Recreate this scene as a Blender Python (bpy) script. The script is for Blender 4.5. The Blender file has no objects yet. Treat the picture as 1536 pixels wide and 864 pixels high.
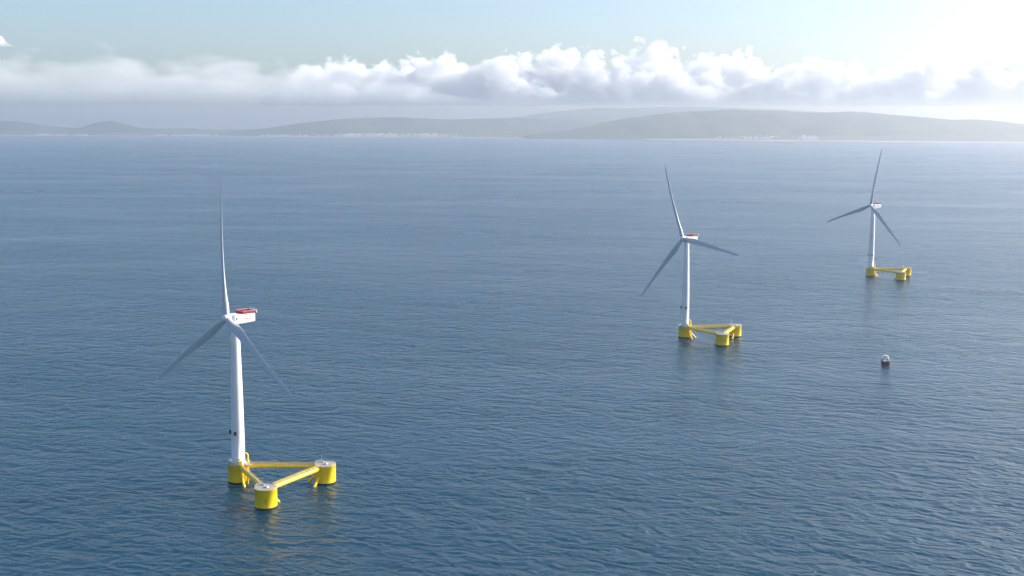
import bpy, bmesh, math, random
import numpy as np
from mathutils import Vector, Matrix, Euler

R = math.radians
sc = bpy.context.scene
col = sc.collection
random.seed(4); rng = np.random.default_rng(11)

# ------------------------------------------------------------------ camera
CAM_H = 217.0; FPX = 1700.0; EYE_Y = 187.0            # metres; focal length and eye level in photo pixels
PITCH = math.atan((432 - EYE_Y) / FPX)
cam = bpy.data.cameras.new('camera'); cam_o = bpy.data.objects.new('camera', cam); col.objects.link(cam_o)
cam.sensor_width = 36; cam.lens = 36 * FPX / 1536; cam.clip_start = 1; cam.clip_end = 300000
cam_o.location = (0, 0, CAM_H); cam_o.rotation_euler = (R(90) - PITCH, 0, 0)
sc.camera = cam_o

# ------------------------------------------------------------------ world, sun, exposure
SUN_AZ, SUN_EL = R(73), R(27)                        # azimuth to the right of the view direction (+Y)
w = bpy.data.worlds.new('World'); sc.world = w; w.use_nodes = True
nt = w.node_tree; bg = nt.nodes['Background']
sky = nt.nodes.new('ShaderNodeTexSky'); sky.sky_type = 'NISHITA'; sky.sun_disc = False
sky.sun_elevation = SUN_EL; sky.sun_rotation = SUN_AZ
sky.altitude = 200; sky.air_density = 1.0; sky.dust_density = 2.1; sky.ozone_density = 3.2
nt.links.new(sky.outputs[0], bg.inputs[0]); bg.inputs[1].default_value = 0.095
sun = bpy.data.lights.new('sun', 'SUN'); sun.energy = 4.6; sun.angle = R(0.5); sun.color = (1, .93, .83)
sun_o = bpy.data.objects.new('sun', sun); col.objects.link(sun_o)
sd = Vector((math.sin(SUN_AZ) * math.cos(SUN_EL), math.cos(SUN_AZ) * math.cos(SUN_EL), math.sin(SUN_EL)))
sun_o.rotation_euler = sd.to_track_quat('Z', 'Y').to_euler(); sun_o.location = sd * 500
vs = sc.view_settings; vs.view_transform = 'Standard'; vs.look = 'None'; vs.exposure = 1.15; vs.gamma = 1.0
vs.use_curve_mapping = False
sc.cycles.volume_bounces = 6; sc.cycles.max_bounces = 8; sc.cycles.use_denoising = True; sc.cycles.use_adaptive_sampling = True; sc.cycles.adaptive_threshold = .02
sc.cycles.sample_clamp_indirect = 6

HAZE_DENSITY = 5.0e-5; HAZE_TOP = 760.0

# ------------------------------------------------------------------ helpers
def tag(o, label=None, cat=None, group=None, kind=None):
    if label: o['label'] = label
    if cat: o['category'] = cat
    if group: o['group'] = group
    if kind: o['kind'] = kind
    return o

def at(u, v, z=0.0):                                  # photo pixel -> point on the level plane z
    x = (u - 768) / FPX; y = (432 - v) / FPX
    d = Vector((x, math.cos(PITCH) + y * math.sin(PITCH), -math.sin(PITCH) + y * math.cos(PITCH)))
    return Vector((0, 0, CAM_H)) + d * ((z - CAM_H) / d.z)


class MB:
    """collects shapes into one mesh"""
    def __init__(s): s.v = []; s.f = []; s.m = []; s.sm = []
    def add(s, v, f, smooth=True, mi=0):
        o = len(s.v); s.v += [tuple(p) for p in v]
        s.f += [tuple(i + o for i in q) for q in f]; s.sm += [smooth] * len(f); s.m += [mi] * len(f)
        return s
    def lathe(s, prof, n=32, c=(0, 0), cap=True):
        v = []; f = []
        for r, z in prof:
            for k in range(n):
                a = 2 * math.pi * k / n; v.append((c[0] + r * math.cos(a), c[1] + r * math.sin(a), z))
        for i in range(len(prof) - 1):
            for k in range(n):
                f.append((i * n + k, i * n + (k + 1) % n, (i + 1) * n + (k + 1) % n, (i + 1) * n + k))
        s.add(v, f)
        if cap:
            s.add([v[k] for k in range(n)][::-1], [tuple(range(n))], False)
            s.add(v[-n:], [tuple(range(n))], False)
        return s
    def tube(s, pts, r, n=10, cap=True):
        pts = [Vector(p) for p in pts]; rs = r if isinstance(r, (list, tuple)) else [r] * len(pts)
        v = []; f = []; t0 = (pts[1] - pts[0]).normalized()
        up = Vector((0, 0, 1)) if abs(t0.z) < .95 else Vector((1, 0, 0))
        for i, p in enumerate(pts):
            t = (pts[min(i + 1, len(pts) - 1)] - pts[max(i - 1, 0)]).normalized()
            a = t.cross(up).normalized(); b = a.cross(t)
            for k in range(n):
                an = 2 * math.pi * k / n; v.append(p + (a * math.cos(an) + b * math.sin(an)) * rs[i])
        for i in range(len(pts) - 1):
            for k in range(n):
                f.append((i * n + k, (i + 1) * n + k, (i + 1) * n + (k + 1) % n, i * n + (k + 1) % n))
        s.add(v, f)
        if cap:
            s.add(v[:n], [tuple(range(n))], False); s.add(v[-n:][::-1], [tuple(range(n))], False)
        return s
    def box(s, c, d, rot=None, bev=0.0):
        bm = bmesh.new(); bmesh.ops.create_cube(bm, size=1)
        for q in bm.verts: q.co = Vector((q.co.x * d[0], q.co.y * d[1], q.co.z * d[2]))
        if bev: bmesh.ops.bevel(bm, geom=bm.edges[:], offset=bev, segments=2, affect='EDGES', profile=.5)
        bm.verts.index_update()
        M = rot or Matrix.Identity(3)
        s.add([M @ q.co + Vector(c) for q in bm.verts], [[x.index for x in fc.verts] for fc in bm.faces], False)
        bm.free(); return s
    def build(s, name, mat, parent=None, loc=None):
        me = bpy.data.meshes.new(name); me.from_pydata(s.v, [], s.f); me.update()
        me.polygons.foreach_set('use_smooth', s.sm)
        o = bpy.data.objects.new(name, me); col.objects.link(o); me.materials.append(mat)
        if parent: o.parent = parent
        if loc is not None: o.location = loc
        return o

def mat(name, color, rough=.5, metal=0.0, var=.06, scale=.4, bump=0.0, spec=.5):
    m = bpy.data.materials.new(name); m.use_nodes = True; t = m.node_tree; N = t.nodes; L = t.links
    b = N['Principled BSDF']; b.inputs['Roughness'].default_value = rough; b.inputs['Metallic'].default_value = metal
    b.inputs['Specular IOR Level'].default_value = spec
    tc = N.new('ShaderNodeTexCoord'); nz = N.new('ShaderNodeTexNoise'); nz.inputs['Scale'].default_value = scale
    nz.inputs['Detail'].default_value = 6
    mp = N.new('ShaderNodeMapping'); mp.inputs['Scale'].default_value = (1, 1, .35)      # run-off streaks are taller than wide
    L.new(tc.outputs['Object'], mp.inputs[0]); L.new(mp.outputs[0], nz.inputs['Vector'])
    rp = N.new('ShaderNodeValToRGB'); rp.color_ramp.elements[0].position = .3; rp.color_ramp.elements[1].position = .7
    rp.color_ramp.elements[0].color = (*[c * (1 - var * 2) for c in color], 1)
    rp.color_ramp.elements[1].color = (*[min(1, c * (1 + var)) for c in color], 1)
    L.new(nz.outputs['Fac'], rp.inputs[0]); L.new(rp.outputs[0], b.inputs['Base Color'])
    if bump:
        bp = N.new('ShaderNodeBump'); bp.inputs['Distance'].default_value = bump
        L.new(nz.outputs['Fac'], bp.inputs['Height']); L.new(bp.outputs[0], b.inputs['Normal'])
    return m

M = dict(
    yellow=mat('yellow_paint', (.92, .62, .004), .42, var=.07, scale=.5),
    white=mat('white_paint', (.72, .72, .71), .38, var=.03, scale=.15),
    blade=mat('blade_gelcoat', (.48, .50, .52), .35, var=.02, scale=.1),
    deck=mat('deck_grating', (.32, .29, .28), .8, var=.12, scale=1.2),
    growth=mat('waterline_growth', (.020, .022, .016), .85, var=.3, scale=1.5),
    black=mat('black_rubber', (.015, .015, .017), .6),
    steel=mat('galvanised_steel', (.45, .46, .47), .45, metal=.5),
    red=mat('red_paint', (.26, .010, .028), .5),
    print_red=mat('red_print', (.20, .03, .02), .5),
    hullred=mat('hull_paint', (.075, .018, .018), .5, scale=1),
    glass=mat('tinted_glass', (.02, .03, .035), .08),
    sand=mat('beach_sand', (.42, .37, .30), .9, scale=.002),
    town=mat('whitewash', (.52, .48, .43), .8, scale=.01),
)

# ------------------------------------------------------------------ sea
def sea_material():
    m = bpy.data.materials.new('sea_water'); m.use_nodes = True; t = m.node_tree; N = t.nodes; L = t.links
    b = N['Principled BSDF']
    b.inputs['Base Color'].default_value = (.002, .038, .071, 1)
    b.inputs['IOR'].default_value = 1.56
    b.inputs['Subsurface Weight'].default_value = 1.0; b.inputs['Subsurface Scale'].default_value = 500.0
    b.inputs['Subsurface Radius'].default_value = (1.0, 1.0, 1.0)
    geo = N.new('ShaderNodeNewGeometry')
    def mapped(rot, sx, sy):
        mp = N.new('ShaderNodeMapping'); mp.vector_type = 'TEXTURE'
        mp.inputs['Rotation'].default_value = (0, 0, R(rot)); mp.inputs['Scale'].default_value = (sx, sy, 1)
        L.new(geo.outputs['Position'], mp.inputs[0]); return mp.outputs[0]
    def noise(vec, detail, rough=.5, kind='FBM', dist=0.0):
        n = N.new('ShaderNodeTexNoise'); n.noise_type = kind; n.noise_dimensions = '2D'
        n.inputs['Scale'].default_value = 1; n.inputs['Detail'].default_value = detail
        n.inputs['Roughness'].default_value = rough; n.inputs['Distortion'].default_value = dist
        L.new(vec, n.inputs['Vector']); return n.outputs['Fac']
    def math_(op, a, b_=None, c=None):
        q = N.new('ShaderNodeMath'); q.operation = op
        for i, x in enumerate((a, b_, c)):
            if x is None: continue
            if isinstance(x, (int, float)): q.inputs[i].default_value = x
            else: L.new(x, q.inputs[i])
        return q.outputs[0]
    # wave trains: (direction of the crests, crest length, wavelength, height in metres)
    def ridge(n):                                     # sharp crests, flat troughs
        return math_('SUBTRACT', 1.0, math_('ABSOLUTE', math_('MULTIPLY_ADD', n, 2.0, -1.0)))
    swell = noise(mapped(-22, 95, 48), 1)
    sea1 = ridge(noise(mapped(-14, 34, 17), 2, .5, dist=.3))
    sea2 = ridge(noise(mapped(-34, 15, 8.5), 2, .5, dist=.3))
    chop = noise(mapped(-10, 5.5, 3.2), 3, .5)
    h = math_('MULTIPLY', swell, 2.6)
    h = math_('MULTIPLY_ADD', sea1, 2.4, h)
    h = math_('MULTIPLY_ADD', sea2, 1.2, h)
    h = math_('MULTIPLY_ADD', chop, .9, h)
    # gusts and slicks: broad patches where the wind ruffles the surface more or less
    gust = noise(mapped(-8, 900, 260), 4, .6)
    slick = noise(mapped(4, 1500, 170), 5, .6, dist=.6)
    rp = N.new('ShaderNodeMapRange'); rp.inputs[1].default_value = .57; rp.inputs[2].default_value = .66
    rp.inputs[3].default_value = 1.0; rp.inputs[4].default_value = .55; L.new(slick, rp.inputs[0])
    st = math_('MULTIPLY', math_('MULTIPLY_ADD', gust, .9, .55), rp.outputs[0])
    bp = N.new('ShaderNodeBump'); bp.inputs['Distance'].default_value = 1.3
    L.new(st, bp.inputs['Strength']); L.new(h, bp.inputs['Height']); L.new(bp.outputs[0], b.inputs['Normal'])
    L.new(math_('MULTIPLY_ADD', gust, .14, .18), b.inputs['Roughness'])
    return m
mb = MB(); SX, SY0, SY1 = 40000, -12000, 40000
nx, ny = 40, 26
vv = [(-SX + 2 * SX * i / nx, SY0 + (SY1 - SY0) * j / ny, 0) for j in range(ny + 1) for i in range(nx + 1)]
ff = [(j * (nx + 1) + i, j * (nx + 1) + i + 1, (j + 1) * (nx + 1) + i + 1, (j + 1) * (nx + 1) + i) for j in range(ny) for i in range(nx)]
tag(mb.add(vv, ff).build('sea', sea_material()), 'deep blue rippled sea', kind='structure')

# ------------------------------------------------------------------ far coast
def fbm1(x, seed, oct_=5, f0=1.0):
    r = np.random.default_rng(seed); y = np.zeros_like(x); a = 1.0
    for o in range(oct_):
        ph = r.uniform(0, 6.28, 3); k = f0 * 2 ** o
        y += a * (np.sin(x * k + ph[0]) + np.sin(x * k * 1.37 + ph[1]) * .7 + np.sin(x * k * .61 + ph[2]) * .6) / 2.3; a *= .5
    return y
def land_material(name, c1, c2, scale):
    m = bpy.data.materials.new(name); m.use_nodes = True; t = m.node_tree; N = t.nodes; L = t.links
    b = N['Principled BSDF']; b.inputs['Roughness'].default_value = .95; b.inputs['Specular IOR Level'].default_value = .1
    g = N.new('ShaderNodeNewGeometry'); n = N.new('ShaderNodeTexNoise'); n.inputs['Scale'].default_value = scale
    n.inputs['Detail'].default_value = 8; L.new(g.outputs['Position'], n.inputs['Vector'])
    r = N.new('ShaderNodeValToRGB'); r.color_ramp.elements[0].position = .35; r.color_ramp.elements[1].position = .68
    r.color_ramp.elements[0].color = (*c1, 1); r.color_ramp.elements[1].color = (*c2, 1)
    L.new(n.outputs['Fac'], r.inputs[0]); L.new(r.outputs[0], b.inputs['Base Color']); return m
FOREST = land_material('wooded_hillside', (.030, .050, .030), (.085, .095, .055), .0022)
FIELDS = land_material('coastal_fields', (.05, .065, .038), (.13, .125, .08), .0030)

def shore_y(u):                                       # the photo's waterline along the coast, in pixels
    return np.interp(u, [-700, 0, 300, 500, 768, 1000, 1200, 1536, 2300], [201.5, 203.2, 204, 205.2, 206.8, 209, 211, 213.6, 219])
def px_dist(v): return CAM_H * FPX / (np.asarray(v) - EYE_Y)      # level distance of a sea point at photo row v (near eye level)
def px_x(u, d): return (np.asarray(u) - 768) / FPX * d

# low coastal plain with a beach in front of it, one strip of land following the shore
us = np.linspace(-700, 2300, 260); ds = px_dist(shore_y(us)) + 90 * fbm1(us / 40, 3)
offs = [-60, 40, 130, 400, 900, 1800, 3500, 6000, 12000]; zs = [-2, 5, 8, 16, 30, 52, 74, 88, 95]
v = []; f = []
for j, (o, z) in enumerate(zip(offs, zs)):
    d = ds + o; bumpz = (0 if j < 3 else 1) * (z * .35 * fbm1(us / 18, 20 + j))
    v += list(zip(px_x(us, d), d, z + bumpz))
n = len(us)
for j in range(2, len(offs) - 1):
    for i in range(n - 1): f.append((j * n + i, j * n + i + 1, (j + 1) * n + i + 1, (j + 1) * n + i))
tag(MB().add(v, f).build('coastal_plain', FIELDS), 'low green land behind the beach', kind='structure')
f = [(j * n + i, j * n + i + 1, (j + 1) * n + i + 1, (j + 1) * n + i) for j in range(2) for i in range(n - 1)]
tag(MB().add(v[:3 * n], f).build('beach', M['sand']), 'thin pale sandy beach along the far shore', kind='structure')

def hill(name, label, pts, D, depth, seed, rough=1.0, m=FOREST, slope=0.0):
    """a ridge D metres away whose skyline passes through photo points pts; rises and falls over its real depth"""
    u = np.array([p[0] for p in pts], float); y = np.array([p[1] for p in pts], float)
    uu = np.arange(u[0], u[-1] + 1, 4.0); t = np.linspace(0, 1, 41)
    # smooth interpolation of the skyline
    yy = np.interp(uu, u, y); k = np.ones(9) / 9; yy = np.convolve(np.pad(yy, 4, 'edge'), k, 'valid')
    Dc = D + slope * (uu - 768)
    top = CAM_H + (EYE_Y - yy) / FPX * Dc
    end = np.clip(np.minimum(uu - uu[0], uu[-1] - uu) / 60, 0, 1) if True else 1
    V = []
    for j, tt in enumerate(t):
        prof = math.sin(math.pi * min(tt / .56, 1) / 2) ** 1.5 if tt < .56 else math.cos(math.pi / 2 * (tt - .56) / .44)
        d = Dc + (tt - .56) * depth
        relief = fbm1(uu / 26 + tt * 5, seed + 1, 5) * fbm1(uu / 61 - tt * 9, seed + 2, 4)
        amp = 55 * rough * math.sin(math.pi * min(1, tt / .56)) if tt < .56 else 0
        fine = 5 * rough * fbm1(uu / 6 + j * 1.7, seed + 9, 3) * (1 if tt > .2 else 0)
        z = np.maximum(top * prof + amp * relief * np.minimum(1, top / 300) + fine * np.minimum(1, top / 300), -5)
        z = z * np.clip(top / 30, 0, 1)
        V += list(zip(px_x(uu, d), d, z - 3))
    n = len(uu)
    F = [(j * n + i, j * n + i + 1, (j + 1) * n + i + 1, (j + 1) * n + i) for j in range(len(t) - 1) for i in range(n - 1)]
    return tag(MB().add(V, F).build(name, m), label, kind='structure')
hill('hills', 'long wooded ridge along the coast', [(-700, 186), (-500, 178), (-250, 184), (-60, 187), (0, 182), (25, 181), (50, 184), (80, 189), (120, 192), (150, 190), (260, 193), (300, 193), (345, 195), (400, 194)], 27500, 4000, 5)
hill('hills', 'cone shaped hill above the shore at left', [(90, 199), (115, 196), (130, 190), (145, 185), (160, 181.5), (172, 180.5), (184, 182), (200, 188), (220, 193), (260, 197), (290, 199)], 25200, 2600, 15, .6)
hill('hills', 'long low wooded ridge left of centre', [(330, 199), (380, 194), (415, 191), (440, 186), (480, 182), (520, 178), (560, 176.5), (600, 176), (640, 178), (680, 179.5), (730, 177.5), (770, 177), (820, 178), (900, 182), (980, 190), (1050, 199)], 23600, 4200, 25)
hill('hills', 'hazy rounded hill behind the ridges', [(640, 190), (740, 180), (775, 176), (800, 172), (820, 169), (850, 166), (880, 162.5), (905, 161.5), (935, 163), (975, 161), (1040, 160.5), (1100, 162), (1200, 166), (1300, 174), (1400, 186)], 29500, 5200, 35, .8)
hill('hills', 'broad dark ridge running down to the right', [(790, 202), (850, 195), (885, 188), (920, 180), (960, 174), (1000, 169.5), (1050, 166.5), (1090, 165), (1130, 165.5), (1175, 166.5), (1200, 169), (1260, 168.5), (1300, 169.5), (1340, 173), (1380, 176), (1415, 180), (1450, 179), (1490, 181), (1520, 185.5), (1560, 187), (1700, 184), (1900, 178), (2300, 185)], 19200, 3400, 45, slope=-1.5)
hill('hills', 'low foothill in front of the ridge', [(700, 203), (760, 200), (820, 197.5), (860, 195), (900, 195), (960, 198), (1000, 200), (1080, 205)], 20600, 1800, 55, .5)

# towns along the shore: far too many and too small to count
def town(u0, u1, n, spread, seed):
    r = random.Random(seed); mb = MB(); cen = [(r.uniform(u0, u1), r.uniform(.03, .12) * (u1 - u0)) for _ in range(6)]
    for _ in range(n):
        c_, w_ = r.choice(cen); u = r.gauss(c_, w_) if r.random() < .8 else r.gauss((u0 + u1) / 2, (u1 - u0) * .28); d = float(np.interp(u, us, ds)) + 120 + abs(r.gauss(0, spread))
        wd, dp, h = r.uniform(18, 55), r.uniform(14, 30), r.uniform(7, 22)
        x = float(px_x(u, d)); z0 = float(np.interp(d - float(np.interp(u, us, ds)), offs, zs)) - 5
        a = r.uniform(-.5, .5); rm = Matrix.Rotation(a, 3, 'Z'); h += 5
        mb.box((x, d, z0 + h / 2), (wd, dp, h), rm)
        mb.add([rm @ Vector(q) + Vector((x, d, z0 + h)) for q in ((-wd/2, -dp/2, 0), (wd/2, -dp/2, 0), (wd/2, dp/2, 0), (-wd/2, dp/2, 0), (-wd/2, 0, 4), (wd/2, 0, 4))],
               [(0, 1, 5, 4), (2, 3, 4, 5), (1, 2, 5), (3, 0, 4)], False)
    return mb
for i, (a, b, nn, sp, lb) in enumerate([(498, 672, 360, 700, 'pale seaside town along the far shore left of centre'),
        (790, 925, 200, 700, 'small pale town on the shore below the foothill'), (1075, 1215, 150, 800, 'scattered white houses under the dark ridge'),
        (60, 140, 60, 160, 'faint strip of buildings at the foot of the left hills'), (240, 320, 70, 130, 'thin line of houses on the flat left shore'), (380, 470, 40, 120, 'few houses at the foot of the low ridge')]):
    tag(town(a, b, nn, sp, 60 + i).build('coastal_town', M['town']), lb, 'town', kind='stuff')

# ------------------------------------------------------------------ floating wind turbines
SIDE = 53.0; CR = 6.4; DECK = 12.0; HUBZ = 102.0; TILT = R(6); OVER = 5.6; BR = 82.0
COLS = [Vector((0, 0, 0)), Vector((SIDE * .5, -SIDE * .8660254, 0)), Vector((SIDE, 0, 0))]

def rail_ring(r, z, h=1.2, n=24, a0=0, a1=2 * math.pi, c=(0, 0)):
    mb = MB(); P = lambda a, zz: (c[0] + r * math.cos(a), c[1] + r * math.sin(a), zz)
    st = [a0 + (a1 - a0) * i / n for i in range(n + 1)]
    for zz in (z + h, z + h * .5): mb.tube([P(a, zz) for a in st], .06, 5)
    for a in st[::2]: mb.tube([P(a, z), P(a, z + h)], .06, 5)
    return mb

def blade_mesh():
    st = []                                           # span fraction, chord, thickness ratio, twist
    ss = [0.018, .04, .07, .11, .15, .20, .26, .33, .42, .52, .62, .72, .81, .89, .95, .985, 1.0]
    n = 20; V = []; F = []
    for s in ss:
        chord = np.interp(s, [0, .05, .12, .20, .30, .45, .6, .75, .88, .96, .99, 1], [3.6, 3.6, 4.6, 5.6, 5.1, 4.1, 3.35, 2.7, 2.15, 1.6, 1.0, .3])
        tr = np.interp(s, [0, .05, .12, .20, .35, .6, 1], [1, 1, .62, .40, .28, .21, .16])
        tw = R(np.interp(s, [0, .1, .25, .5, 1], [18, 16, 10, 4, -1]) + 11) * -1
        axo = BR * (.055 * s + .075 * s * (1 - s))     # pre-bend and coning into the wind, loaded tip
        ctr = np.interp(s, [0, .06, .2, 1], [.5, .5, .36, .34])
        for k in range(n):
            a = 2 * math.pi * k / n; xc = .5 * (1 + math.cos(a))
            foil = tr * 2.9 * (.2969 * math.sqrt(max(xc, 0)) - .126 * xc - .3516 * xc ** 2 + .2843 * xc ** 3 - .1015 * xc ** 4) * 1.72
            circ = .5 * math.sin(a); bl = np.interp(s, [0, .05, .16], [0, 0, 1])
            th = (1 - bl) * circ + bl * math.copysign(foil, math.sin(a)) * (1 if abs(math.sin(a)) > 1e-6 else 0)
            y = (ctr - xc) * chord; x = th * chord
            V.append((x * math.cos(tw) - y * math.sin(tw) + axo, x * math.sin(tw) + y * math.cos(tw), s * BR))
    for i in range(len(ss) - 1):
        for k in range(n):
            F.append((i * n + k, i * n + (k + 1) % n, (i + 1) * n + (k + 1) % n, (i + 1) * n + k))
    mb = MB().add(V, F); mb.add(V[-n:], [tuple(range(n))]); return mb

def make_turbine():
    root = bpy.data.objects.new('floating_wind_turbine', None); col.objects.link(root); root.empty_display_size = 10
    # --- three columns
    for ci, c in enumerate(COLS):
        cb = MB().lathe([(CR, 1.4), (CR, DECK - .35), (CR + .12, DECK - .3), (CR + .12, DECK)], 48, cap=True).build('column', M['yellow'], root, c)
        MB().lathe([(CR + .03, -7), (CR + .03, 1.35)], 48).build('waterline_band', M['growth'], cb)
        MB().lathe([(CR - .05, DECK + .004), (CR - .05, DECK + .09)], 48).build('deck', M['deck'], cb)
        if ci:
            h = MB().lathe([(1.15, DECK + .09), (1.15, DECK + .75), (.9, DECK + .85)], 20, c=(.6, -.8)).build('hatch', M['steel'], cb)
            MB().box((-2.2, 2.4, DECK + .7), (1.6, 1.2, 1.2), bev=.08).build('equipment_box', M['steel'], cb)
            rail_ring(CR - .25, DECK + .09, 1.2, 28).build('railing', M['steel'], cb)
            mst = MB().tube([(-2.8, 4.2, DECK), (-2.8, 4.2, DECK + 4.2)], .12, 6); mst.box((-2.8, 4.2, DECK + 4.3), (.5, .5, .7), bev=.1)
            mst.tube([(-3.5, 4.2, DECK + 3.4), (-2.1, 4.2, DECK + 3.4)], .06, 5); mst.build('navigation_light_mast', M['steel'], cb)
        else:
            rail_ring(CR + .15, DECK + .09, 1.3, 30).build('railing', M['steel'], cb)
        # diagonal braces that run from the column down into the water below each beam
        for oi, o in enumerate(COLS):
            if oi == ci: continue
            d = (o - c).normalized(); a = d * (CR - .3)
            MB().tube([(a.x, a.y, 5.0), (a.x + d.x * 11.5, a.y + d.y * 11.5, -7)], .85, 14).build('brace', M['yellow'], cb)
        if ci == 1:                                   # draught marks on the seaward face
            dm = MB()
            for k in range(6):
                for q in range(2 if k % 2 else 3):
                    a = R(-78) + (q - 1) * .055 + (.02 if k % 2 else 0)
                    p = Vector((math.cos(a) * (CR + .012), math.sin(a) * (CR + .012), 3.9 + k * .55))
                    dm.box(p, (.05, .26, .30), Matrix.Rotation(a, 3, 'Z'))
            tag(dm.build('draught_marks', M['black'], cb), kind='stuff')
        if ci == 0:                                   # boat landing: bumper tubes and ladder between them
            a = R(-52); d = Vector((math.cos(a), math.sin(a), 0)); s = Vector((-d.y, d.x, 0))
            bl = MB()
            for k in (-1, 1):
                q = d * (CR + 1.5) + s * k * 1.0
                bl.tube([(d * CR + s * k * 1.0) + Vector((0, 0, 10.4)), q + Vector((0, 0, 9.6)), q + Vector((0, 0, -6))], .38, 10)
                for zz in (2.5, 6): bl.tube([(d * (CR - .2) + s * k * 1.0) + Vector((0, 0, zz)), q + Vector((0, 0, zz))], .25, 8)
            bl.build('boat_landing', M['yellow'], cb)
            ld = MB()
            for k in (-1, 1): ld.tube([d * (CR + .7) + s * k * .3 + Vector((0, 0, -4)), d * (CR + .7) + s * k * .3 + Vector((0, 0, 13.2))], .07, 6)
            for i in range(24): ld.tube([d * (CR + .7) - s * .3 + Vector((0, 0, .4 + i * .5)), d * (CR + .7) + s * .3 + Vector((0, 0, .4 + i * .5))], .05, 5)
            ld.build('ladder', M['yellow'], cb)
            # fender plate beside the landing and cable guide tubes
            a2 = R(-25); d2 = Vector((math.cos(a2), math.sin(a2), 0))
            MB().tube([d2 * (CR + .4) + Vector((0, 0, -6)), d2 * (CR + .4) + Vector((0, 0, 11.2)), d2 * (CR - .8) + Vector((0, 0, 12.6))], .45, 10).build('cable_tube', M['yellow'], cb)
    # --- three main beams with their walkways
    for i, j in ((0, 1), (1, 2), (0, 2)):
        a, b = COLS[i], COLS[j]; d = (b - a).normalized(); s = Vector((-d.y, d.x, 0))
        p0 = a + d * (CR - .25); p1 = b - d * (CR - .25); zc = DECK - 1.75
        bo = MB().tube([p0 + Vector((0, 0, zc)), p1 + Vector((0, 0, zc))], 1.3, 24).build('beam', M['yellow'], root)
        wk = MB(); mid = (p0 + p1) / 2; Ld = (p1 - p0).length; rot = Matrix.Rotation(math.atan2(d.y, d.x), 3, 'Z')
        wk.box(mid + Vector((0, 0, DECK - .30)), (Ld, 1.0, .12), rot)
        for q in np.linspace(.03, .97, 16): wk.box(p0.lerp(p1, q) + Vector((0, 0, DECK - .42)), (.12, .9, .14), rot)
        wk.build('walkway', M['deck'], bo)
        rl = MB()
        for k in (-1, 1):
            for hh in (.55, 1.1): rl.tube([p0 + s * k * .5 + Vector((0, 0, DECK - .24 + hh)), p1 + s * k * .5 + Vector((0, 0, DECK - .24 + hh))], .05, 5)
            for q in np.linspace(0.01, .99, 27): rl.tube([p0.lerp(p1, q) + s * k * .5 + Vector((0, 0, DECK - .24)), p0.lerp(p1, q) + s * k * .5 + Vector((0, 0, DECK + .86))], .05, 5)
        rl.build('railing', M['yellow'], bo)
        if (i, j) == (0, 2):
            ring = None
            for q in np.linspace(.04, .96, 22):
                c0 = p0.lerp(p1, q) + Vector((0, 0, zc))
                if ring is None: o = ring = MB().tube([-d * .12, d * .12], 1.38, 24).build('stiffener_ring', M['yellow'], bo)
                else: o = ring.copy(); col.objects.link(o)
                o.location = c0
    # --- tower
    prof = [(4.35, DECK + .1), (4.35, DECK + .45), (3.95, DECK + .5), (3.9, 30), (3.9, 30.02), (3.55, 55), (2.95, 80), (2.45, HUBZ - 3.2)]
    tw = MB().lathe(prof, 40).build('tower', M['white'], root)
    for z, r in ((38, 3.82), (64, 3.36), (84, 2.86)):
        MB().lathe([(r, z - .1), (r + .05, z - .08), (r + .05, z + .08), (r, z + .1)], 40, cap=False).build('flange', M['white'], tw)
    for a in (R(-178), R(-95), R(60)):            # lanterns and their brackets a third of the way up
        d = Vector((math.cos(a), math.sin(a), 0)); rot = Matrix.Rotation(a, 3, 'Z')
        lb = MB().box(d * 4.55 + Vector((0, 0, 31.8)), (1.3, 1.5, 1.9), rot, .12)
        lb.box(d * 4.3 + Vector((0, 0, 30.7)), (1.3, 1.9, .15), rot); lb.build('lantern_box', M['black'], tw)
    a = R(-70); d = Vector((math.cos(a), math.sin(a), 0)); rot = Matrix.Rotation(a, 3, 'Z')
    MB().box(d * 3.97 + Vector((0, 0, DECK + 2.3)), (.25, 1.2, 2.6), rot, .05).build('door', M['steel'], tw)
    # --- deck gear round the tower foot
    cr = MB(); bx, by = 6.0, -.6
    pts = [(bx, by, DECK)] + [(bx, by, DECK + 4.6)] + [(bx - 1.7 + 1.7 * math.cos(t), by + .2 - .2 * math.cos(t), DECK + 4.6 + 2.0 * math.sin(t)) for t in np.linspace(.15, 2.6, 12)]
    cr.tube(pts, [.55, .5] + list(np.linspace(.48, .32, 12)), 10); cr.lathe([(.7, DECK + .1), (.7, DECK + 1.4), (.5, DECK + 1.5)], 14, c=(bx, by))
    cr.tube([(bx + .9, by, DECK + .1), (bx, by, DECK + 3.6)], .2, 6)
    cr.build('davit_crane', M['yellow'], root)
    cb = MB().box((2.3, -5.0, DECK + 1.3), (2.0, 1.6, 2.6), Matrix.Rotation(.4, 3, 'Z'), .12); cb.box((2.3, -5.0, DECK + 2.72), (2.3, 1.9, .16), Matrix.Rotation(.4, 3, 'Z'))
    cb.build('control_cabinet', M['yellow'], root)
    MB().box((-3.4, -4.3, DECK + .9), (1.6, 1.0, 1.5), Matrix.Rotation(-.7, 3, 'Z'), .08).build('equipment_box', M['steel'], root)
    gp = MB().box((6.6, -3.3, DECK + .18), (4.2, 3.4, .22), Matrix.Rotation(-.35, 3, 'Z')); gp.build('access_platform', M['deck'], root)
    # --- nacelle, built along local +x (into the wind)
    nac = MB(); sec = []
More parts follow.
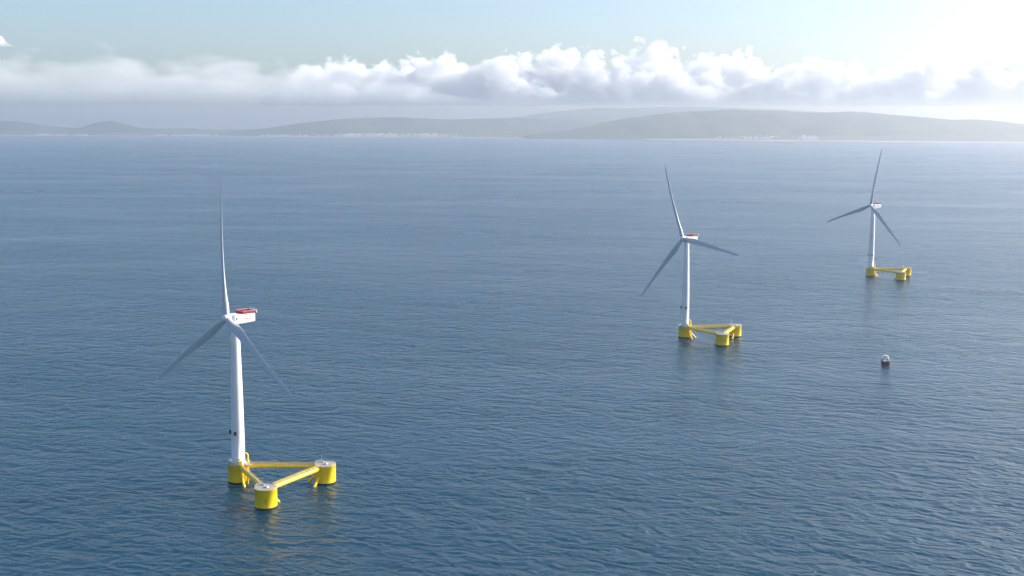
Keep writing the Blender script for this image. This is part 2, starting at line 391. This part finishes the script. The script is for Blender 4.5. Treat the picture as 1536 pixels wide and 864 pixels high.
    for x, hw, z0, z1 in ((-12.2, 3.2, -1.9, 2.1), (-11.8, 3.7, -2.4, 2.6), (-7, 3.9, -2.7, 2.9), (0, 3.9, -2.9, 2.9), (2.4, 3.5, -2.7, 2.7), (3.4, 2.7, -2.3, 2.3)):
        rr = .55; ring = []
        for (sx, sz, a0) in ((1, 1, 0), (-1, 1, 90), (-1, -1, 180), (1, -1, 270)):
            for k in range(4):
                a = R(a0 + 30 * k); zc = (z1 - rr) if sz > 0 else (z0 + rr)
                ring.append((x, sx * (hw - rr) + rr * math.cos(a), zc + rr * math.sin(a)))
        sec.append(ring)
    V = [p for r_ in sec for p in r_]; n = 16
    F = [(i * n + k, (i + 1) * n + k, (i + 1) * n + (k + 1) % n, i * n + (k + 1) % n) for i in range(len(sec) - 1) for k in range(n)]
    nac.add(V, F, False); nac.add(V[:n], [tuple(range(n))], False); nac.add(V[-n:], [tuple(range(n))[::-1]], False)
    na = nac.build('nacelle', M['white'], root, (0, 0, HUBZ - .4))
    hd = MB()                                          # winching deck on top of the rear: red screens round a red floor
    hd.box((-8.0, 0, 3.02), (9.4, 7.6, .12))
    for k in (-1, 1): hd.box((-8.0, k * 3.85, 3.75), (9.3, .09, 1.4))
    hd.box((-3.4, 0, 3.55), (.09, 7.6, .9)); hd.build('winching_deck', M['red'], na)
    rp = MB().box((-12.9, 0, 3.7), (.5, 8.0, 1.9), bev=.1)
    rp.box((-8.2, 3.92, 4.5), (9.6, .12, .12)); rp.box((-8.2, -3.92, 4.5), (9.6, .12, .12)); rp.build('deck_rail', M['white'], na)
    for yy, zz in ((1.5, 6.2), (-1.5, 5.9)): MB().tube([(-12.6, yy, 3), (-12.6, yy, zz)], .07, 5).build('wind_mast', M['steel'], na)
    MB().box((.9, 3.72, .3), (1.0, .1, 1.2)).build('side_hatch', M['black'], na)
    MB().box((-5.6, 3.93, 2.35), (.7, .1, .6)).build('vent', M['black'], na)
    lg = MB()
    for k in range(3):
        x = -4.2 - k * 1.9
        for dx, dz, w_, h_ in ((-.45, 0, .3, 1.5), (.45, 0, .3, 1.5 - .4 * (k == 1)), (0, .6 * (1 - k), 1.0, .32)): lg.box((x + dx, 3.915 + .002 * (h_ < .5), -.2 + dz), (w_, .03, h_))
    tag(lg.build('faded_lettering', M['print_red'], na), kind='stuff')
    # --- hub and blades share one axis, tilted upwards
    hubm = MB(); m0 = MB().lathe([(2.35, -2.3), (2.6, -1.4), (2.6, .9), (2.35, 1.9), (1.7, 2.8), (.8, 3.35), (.05, 3.5)], 28)
    hubm.add([(z, x, y) for x, y, z in m0.v], m0.f)
    hb = hubm.build('hub', M['white'], root)
    bl = [blade_mesh().build('blade', M['blade'], root)]
    for k in (1, 2):
        c = bl[0].copy(); col.objects.link(c); c.parent = root; bl.append(c)
    return root

def pose(root, uv, theta, yaw, phase, lean=(0, 0)):
    p = at(*uv, z=DECK); root.location = (p.x, p.y, 0)
    rz = Matrix.Rotation(R(theta), 3, 'Z'); ln = Matrix.Rotation(lean[0], 3, 'Y') @ Matrix.Rotation(lean[1], 3, 'X')
    root.rotation_euler = (ln @ rz).to_euler()
    ry = Matrix.Rotation(R(yaw - theta), 3, 'Z'); til = Matrix.Rotation(-TILT, 3, 'Y'); ax = ry @ til
    hubp = Vector((0, 0, HUBZ)) + ax @ Vector((OVER, 0, 0)); k = 0
    for c in root.children:
        nm = c.name.split('.')[0]
        if nm == 'nacelle': c.rotation_euler = ry.to_euler()
        elif nm == 'hub': c.location = hubp; c.rotation_euler = ax.to_euler()
        elif nm == 'blade':
            c.location = hubp; c.rotation_euler = (ax @ Matrix.Rotation(R(phase + 120 * k), 3, 'X')).to_euler(); k += 1

def copy_tree(o, parent=None):
    c = o.copy(); col.objects.link(c); c.parent = parent
    for ch in o.children: copy_tree(ch, c)
    return c
t1 = make_turbine(); t2 = copy_tree(t1); t3 = copy_tree(t1)
pose(t1, (357.5, 694.5), 0.0, -133, 5.5, (.010, 0))
pose(t2, (1027.3, 489), 5.5, -144, 23.1)
pose(t3, (1306, 402), 3.0, -149, -8.8)
G = 'floating wind turbines'
tag(t1, 'nearest and largest white wind turbine on yellow floating platform, standing at left', 'wind turbine', G)
tag(t2, 'middle-distance white wind turbine on yellow floating platform, right of centre', 'wind turbine', G)
tag(t3, 'farthest and smallest white wind turbine on yellow floating platform, at far right', 'wind turbine', G)

# ------------------------------------------------------------------ work boat
def make_boat():
    b = bpy.data.objects.new('work_boat', None); col.objects.link(b)
    st = [(-7.5, 3.7, 3.5), (-4, 3.9, 3.5), (1, 3.9, 3.6), (4.5, 3.1, 4.0), (6.8, 1.6, 4.5), (8.0, .15, 4.9)]
    V = []; F = []
    for x, hw, zt in st:
        V += [(x, -hw, zt), (x, -hw * .96, 1.0), (x - .2, -hw * .72, -.6), (x - .4, 0, -1.2), (x - .2, hw * .72, -.6), (x, hw * .96, 1.0), (x, hw, zt)]
    for i in range(len(st) - 1):
        for k in range(6): F.append((i * 7 + k, i * 7 + k + 1, (i + 1) * 7 + k + 1, (i + 1) * 7 + k))
    h = MB().add(V, F, False); h.add(V[:7], [tuple(range(7))[::-1]], False)
    dk = [(x, s * hw, zt - .25) for s in (-1, 1) for x, hw, zt in st]; n = len(st)
    h.add(dk, [(i, i + 1, n + i + 1, n + i) for i in range(n - 1)], False)
    ho = h.build('hull', M['hullred'], b)
    fd = MB()
    for k in (-1, 1): fd.tube([(x, k * (hw + .05), zt - .3) for x, hw, zt in st], .28, 8)
    fd.tube([(-7.6, -3.7, 3.2), (-7.6, 3.7, 3.2)], .28, 8); fd.build('fender', M['black'], ho)
    c = MB().box((1.2, 0, 4.6), (6.4, 5.8, 2.8), bev=.25).build('cabin', M['white'], b)
    MB().box((1.6, 0, 6.6), (3.6, 4.6, 1.6), bev=.3).build('wheelhouse', M['white'], c)
    for x, dx, dy in ((-.25, .06, 3.6), (3.42, .06, 3.6)): MB().box((x, 0, 6.7), (dx, dy, .7)).build('window', M['glass'], c)
    for k in (-1, 1): MB().box((1.6, k * 2.31, 6.7), (2.6, .06, .7)).build('window', M['glass'], c)
    for k in (-1, 1): MB().box((-2.02, k * 1.5, 4.8), (.06, 1.0, .8)).build('window', M['glass'], c)
    m = MB().tube([(1, 0, 7.2), (1, 0, 9.4)], .1, 6); m.tube([(1, -1.2, 8.6), (1, 1.2, 8.6)], .06, 5); m.box((1, 0, 8.0), (.3, 1.6, .25)); m.build('mast', M['steel'], b)
    r = MB()
    for k in (-1, 1):
        r.tube([(x, k * (hw - .1), zt + .95) for x, hw, zt in st[:5]], .06, 5)
        for x, hw, zt in st[:5]: r.tube([(x, k * (hw - .1), zt - .2), (x, k * (hw - .1), zt + .95)], .06, 5)
    r.tube([(-7.4, -3.6, 4.45), (-7.4, 3.6, 4.45)], .06, 5); r.build('railing', M['white'], b)
    MB().box((-4.6, .6, 3.8), (2.4, 2.6, 1.1), bev=.1).build('deck_crate', M['white'], b)
    return b
boat = make_boat(); p = at(1328, 546); boat.location = (p.x, p.y, .0); boat.rotation_euler = (0, 0, R(72))
tag(boat, 'small dark red work boat with white cabin, alone on the open water', 'boat')

# ------------------------------------------------------------------ clouds, beyond and above the haze
CUMULUS = [(400, 146), (440, 120), (475, 86), (530, 80), (590, 92), (640, 88), (690, 82), (730, 92), (790, 72), (850, 78), (875, 84), (930, 66), (1000, 73), (1040, 86), (1110, 88), (1220, 90), (1290, 97), (1360, 98), (1430, 70), (1490, 68), (1540, 80), (1640, 75), (1800, 85), (1900, 146)]
SHEET = [(-760, 140), (-600, 80), (-300, 76), (0, 66), (120, 70), (250, 72), (400, 74), (520, 82), (600, 100), (660, 135), (720, 152), (1000, 153), (2000, 153)]
PUFF = [(-70, 72), (-50, 60), (-25, 54), (0, 52), (14, 56), (26, 66), (34, 73)]
def tops_span(tops, D): return CAM_H + (EYE_Y - min(p[1] for p in tops)) / FPX * D
def cloud_material(D, base, dens, scale, gain, tops, bias, half=2800.0, na=1.9, va=.7, zs=1.15):
    m = bpy.data.materials.new('cloud_vapour'); m.use_nodes = True; t = m.node_tree; N = t.nodes; L = t.links
    for q in list(N):
        if q.type == 'BSDF_PRINCIPLED': N.remove(q)
    def math_(op, *xs):
        q = N.new('ShaderNodeMath'); q.operation = op
        for i, x in enumerate(xs):
            if isinstance(x, (int, float)): q.inputs[i].default_value = x
            else: L.new(x, q.inputs[i])
        return q.outputs[0]
    g = N.new('ShaderNodeNewGeometry'); sp = N.new('ShaderNodeSeparateXYZ'); L.new(g.outputs['Position'], sp.inputs[0])
    # height of the cloud tops along the bank
    cr = N.new('ShaderNodeValToRGB'); pts = tops; xs = [float(px_x(p[0], D)) for p in pts]
    X0, X1 = xs[0], xs[-1]; e = cr.color_ramp.elements; cr.color_ramp.interpolation = 'B_SPLINE'
    for i, (p, x) in enumerate(zip(pts, xs)):
        k = e[0] if i == 0 else (e[-1] if i == len(pts) - 1 else e.new((x - X0) / (X1 - X0)))
        val = (EYE_Y - p[1]) / 140.0
        k.color = (val, val, val, 1)
    L.new(math_('MULTIPLY_ADD', sp.outputs['X'], 1 / (X1 - X0), -X0 / (X1 - X0)), cr.inputs[0])
    top = math_('MULTIPLY_ADD', cr.outputs[0], 140.0 / FPX * D, CAM_H)
    hgt = math_('DIVIDE', math_('SUBTRACT', sp.outputs['Z'], base), math_('MAXIMUM', math_('SUBTRACT', top, base), 60.0))      # 0 at the base, 1 at the top
    mp = N.new('ShaderNodeMapping'); mp.inputs['Scale'].default_value = (1, 1, zs); mp.inputs['Location'].default_value = (3300, 700, 400); L.new(g.outputs['Position'], mp.inputs[0])
    n1 = N.new('ShaderNodeTexNoise'); n1.inputs['Scale'].default_value = scale; n1.inputs['Detail'].default_value = 5; n1.inputs['Roughness'].default_value = .56
    L.new(mp.outputs[0], n1.inputs['Vector'])
    vo = N.new('ShaderNodeTexVoronoi'); vo.feature = 'F1'; vo.inputs['Scale'].default_value = scale * 1.7; vo.inputs['Detail'].default_value = 2; vo.inputs['Roughness'].default_value = .55
    L.new(mp.outputs[0], vo.inputs['Vector'])
    f = math_('SUBTRACT', math_('MULTIPLY_ADD', n1.outputs['Fac'], na, bias), math_('MULTIPLY', vo.outputs['Distance'], va))
    f = math_('SUBTRACT', f, math_('POWER', math_('MAXIMUM', hgt, 0.0), 1.6))
    dy = math_('MULTIPLY_ADD', sp.outputs['Y'], 1 / half, -D / half)
    f = math_('SUBTRACT', f, math_('MULTIPLY', math_('MULTIPLY', dy, dy), .9))
    f = math_('MULTIPLY', math_('MAXIMUM', f, 0.0), gain)
    f = math_('MINIMUM', f, 1.0)
    lo = N.new('ShaderNodeMapRange'); lo.inputs[1].default_value = base; lo.inputs[2].default_value = base + min(380, (tops_span(tops, D) - base) * .5); L.new(sp.outputs['Z'], lo.inputs[0])
    f = math_('MULTIPLY', f, lo.outputs[0])
    pv = N.new('ShaderNodeVolumePrincipled'); pv.inputs['Color'].default_value = (.985, .985, .985, 1); pv.inputs['Anisotropy'].default_value = .0
    L.new(math_('MULTIPLY', f, dens), pv.inputs['Density']); L.new(pv.outputs[0], N['Material Output'].inputs['Volume'])
    return m
CB = 820.0
def cloud_block(x0, x1, y0, y1, z0, z1, m):
    o = MB().box(((x0 + x1) / 2, (y0 + y1) / 2, (z0 + z1) / 2), (x1 - x0, y1 - y0, z1 - z0)).build('cloud_bank', m); return o
def bank(tops, D, half, z1, step, label, *args, base=CB, **kw):
    m = cloud_material(D, base, *args[:3], tops, args[3], half, **kw); m.cycles.volume_step_rate = step
    b = cloud_block(float(px_x(tops[0][0], D)), float(px_x(tops[-1][0], D)), D - half * 1.15, D + half * 1.15, base, z1, m)
    return tag(b, label, 'cloud', kind='stuff')
bank(CUMULUS, 40000, 2200, 3250, .25, 'long bank of white cumulus clouds above the far hills', .0030, 1 / 1500, 14.0, .06, na=2.7, va=.8)
bank(SHEET, 34000, 1800, 2900, .35, 'thin grey sheet of cloud over the left hills', 0.0005, 1 / 2400, 3.0, .62, na=1.5, zs=2.2)
bank(PUFF, 45500, 500, 4000, .35, 'small white cloud top above the grey sheet at the left edge', .004, 1 / 700, 10.0, .45, base=3250.0)

# ------------------------------------------------------------------ haze over the sea
hz = bpy.data.materials.new('sea_haze'); hz.use_nodes = True; t = hz.node_tree
for q in list(t.nodes):
    if q.type == 'BSDF_PRINCIPLED': t.nodes.remove(q)
pv = t.nodes.new('ShaderNodeVolumePrincipled'); pv.inputs['Color'].default_value = (.92, .94, 1, 1)
pv.inputs['Density'].default_value = HAZE_DENSITY; pv.inputs['Anisotropy'].default_value = .78
t.links.new(pv.outputs[0], t.nodes['Material Output'].inputs['Volume'])
x0, x1, y0, y1 = -SX - 500, SX + 500, SY0 - 500, SY1 + 500
hb = MB().box(((x0 + x1) / 2, (y0 + y1) / 2, (HAZE_TOP - 12) / 2), (x1 - x0, y1 - y0, HAZE_TOP + 12)).build('haze', hz)
tag(hb, 'thin pale sea haze over the whole bay', kind='stuff')
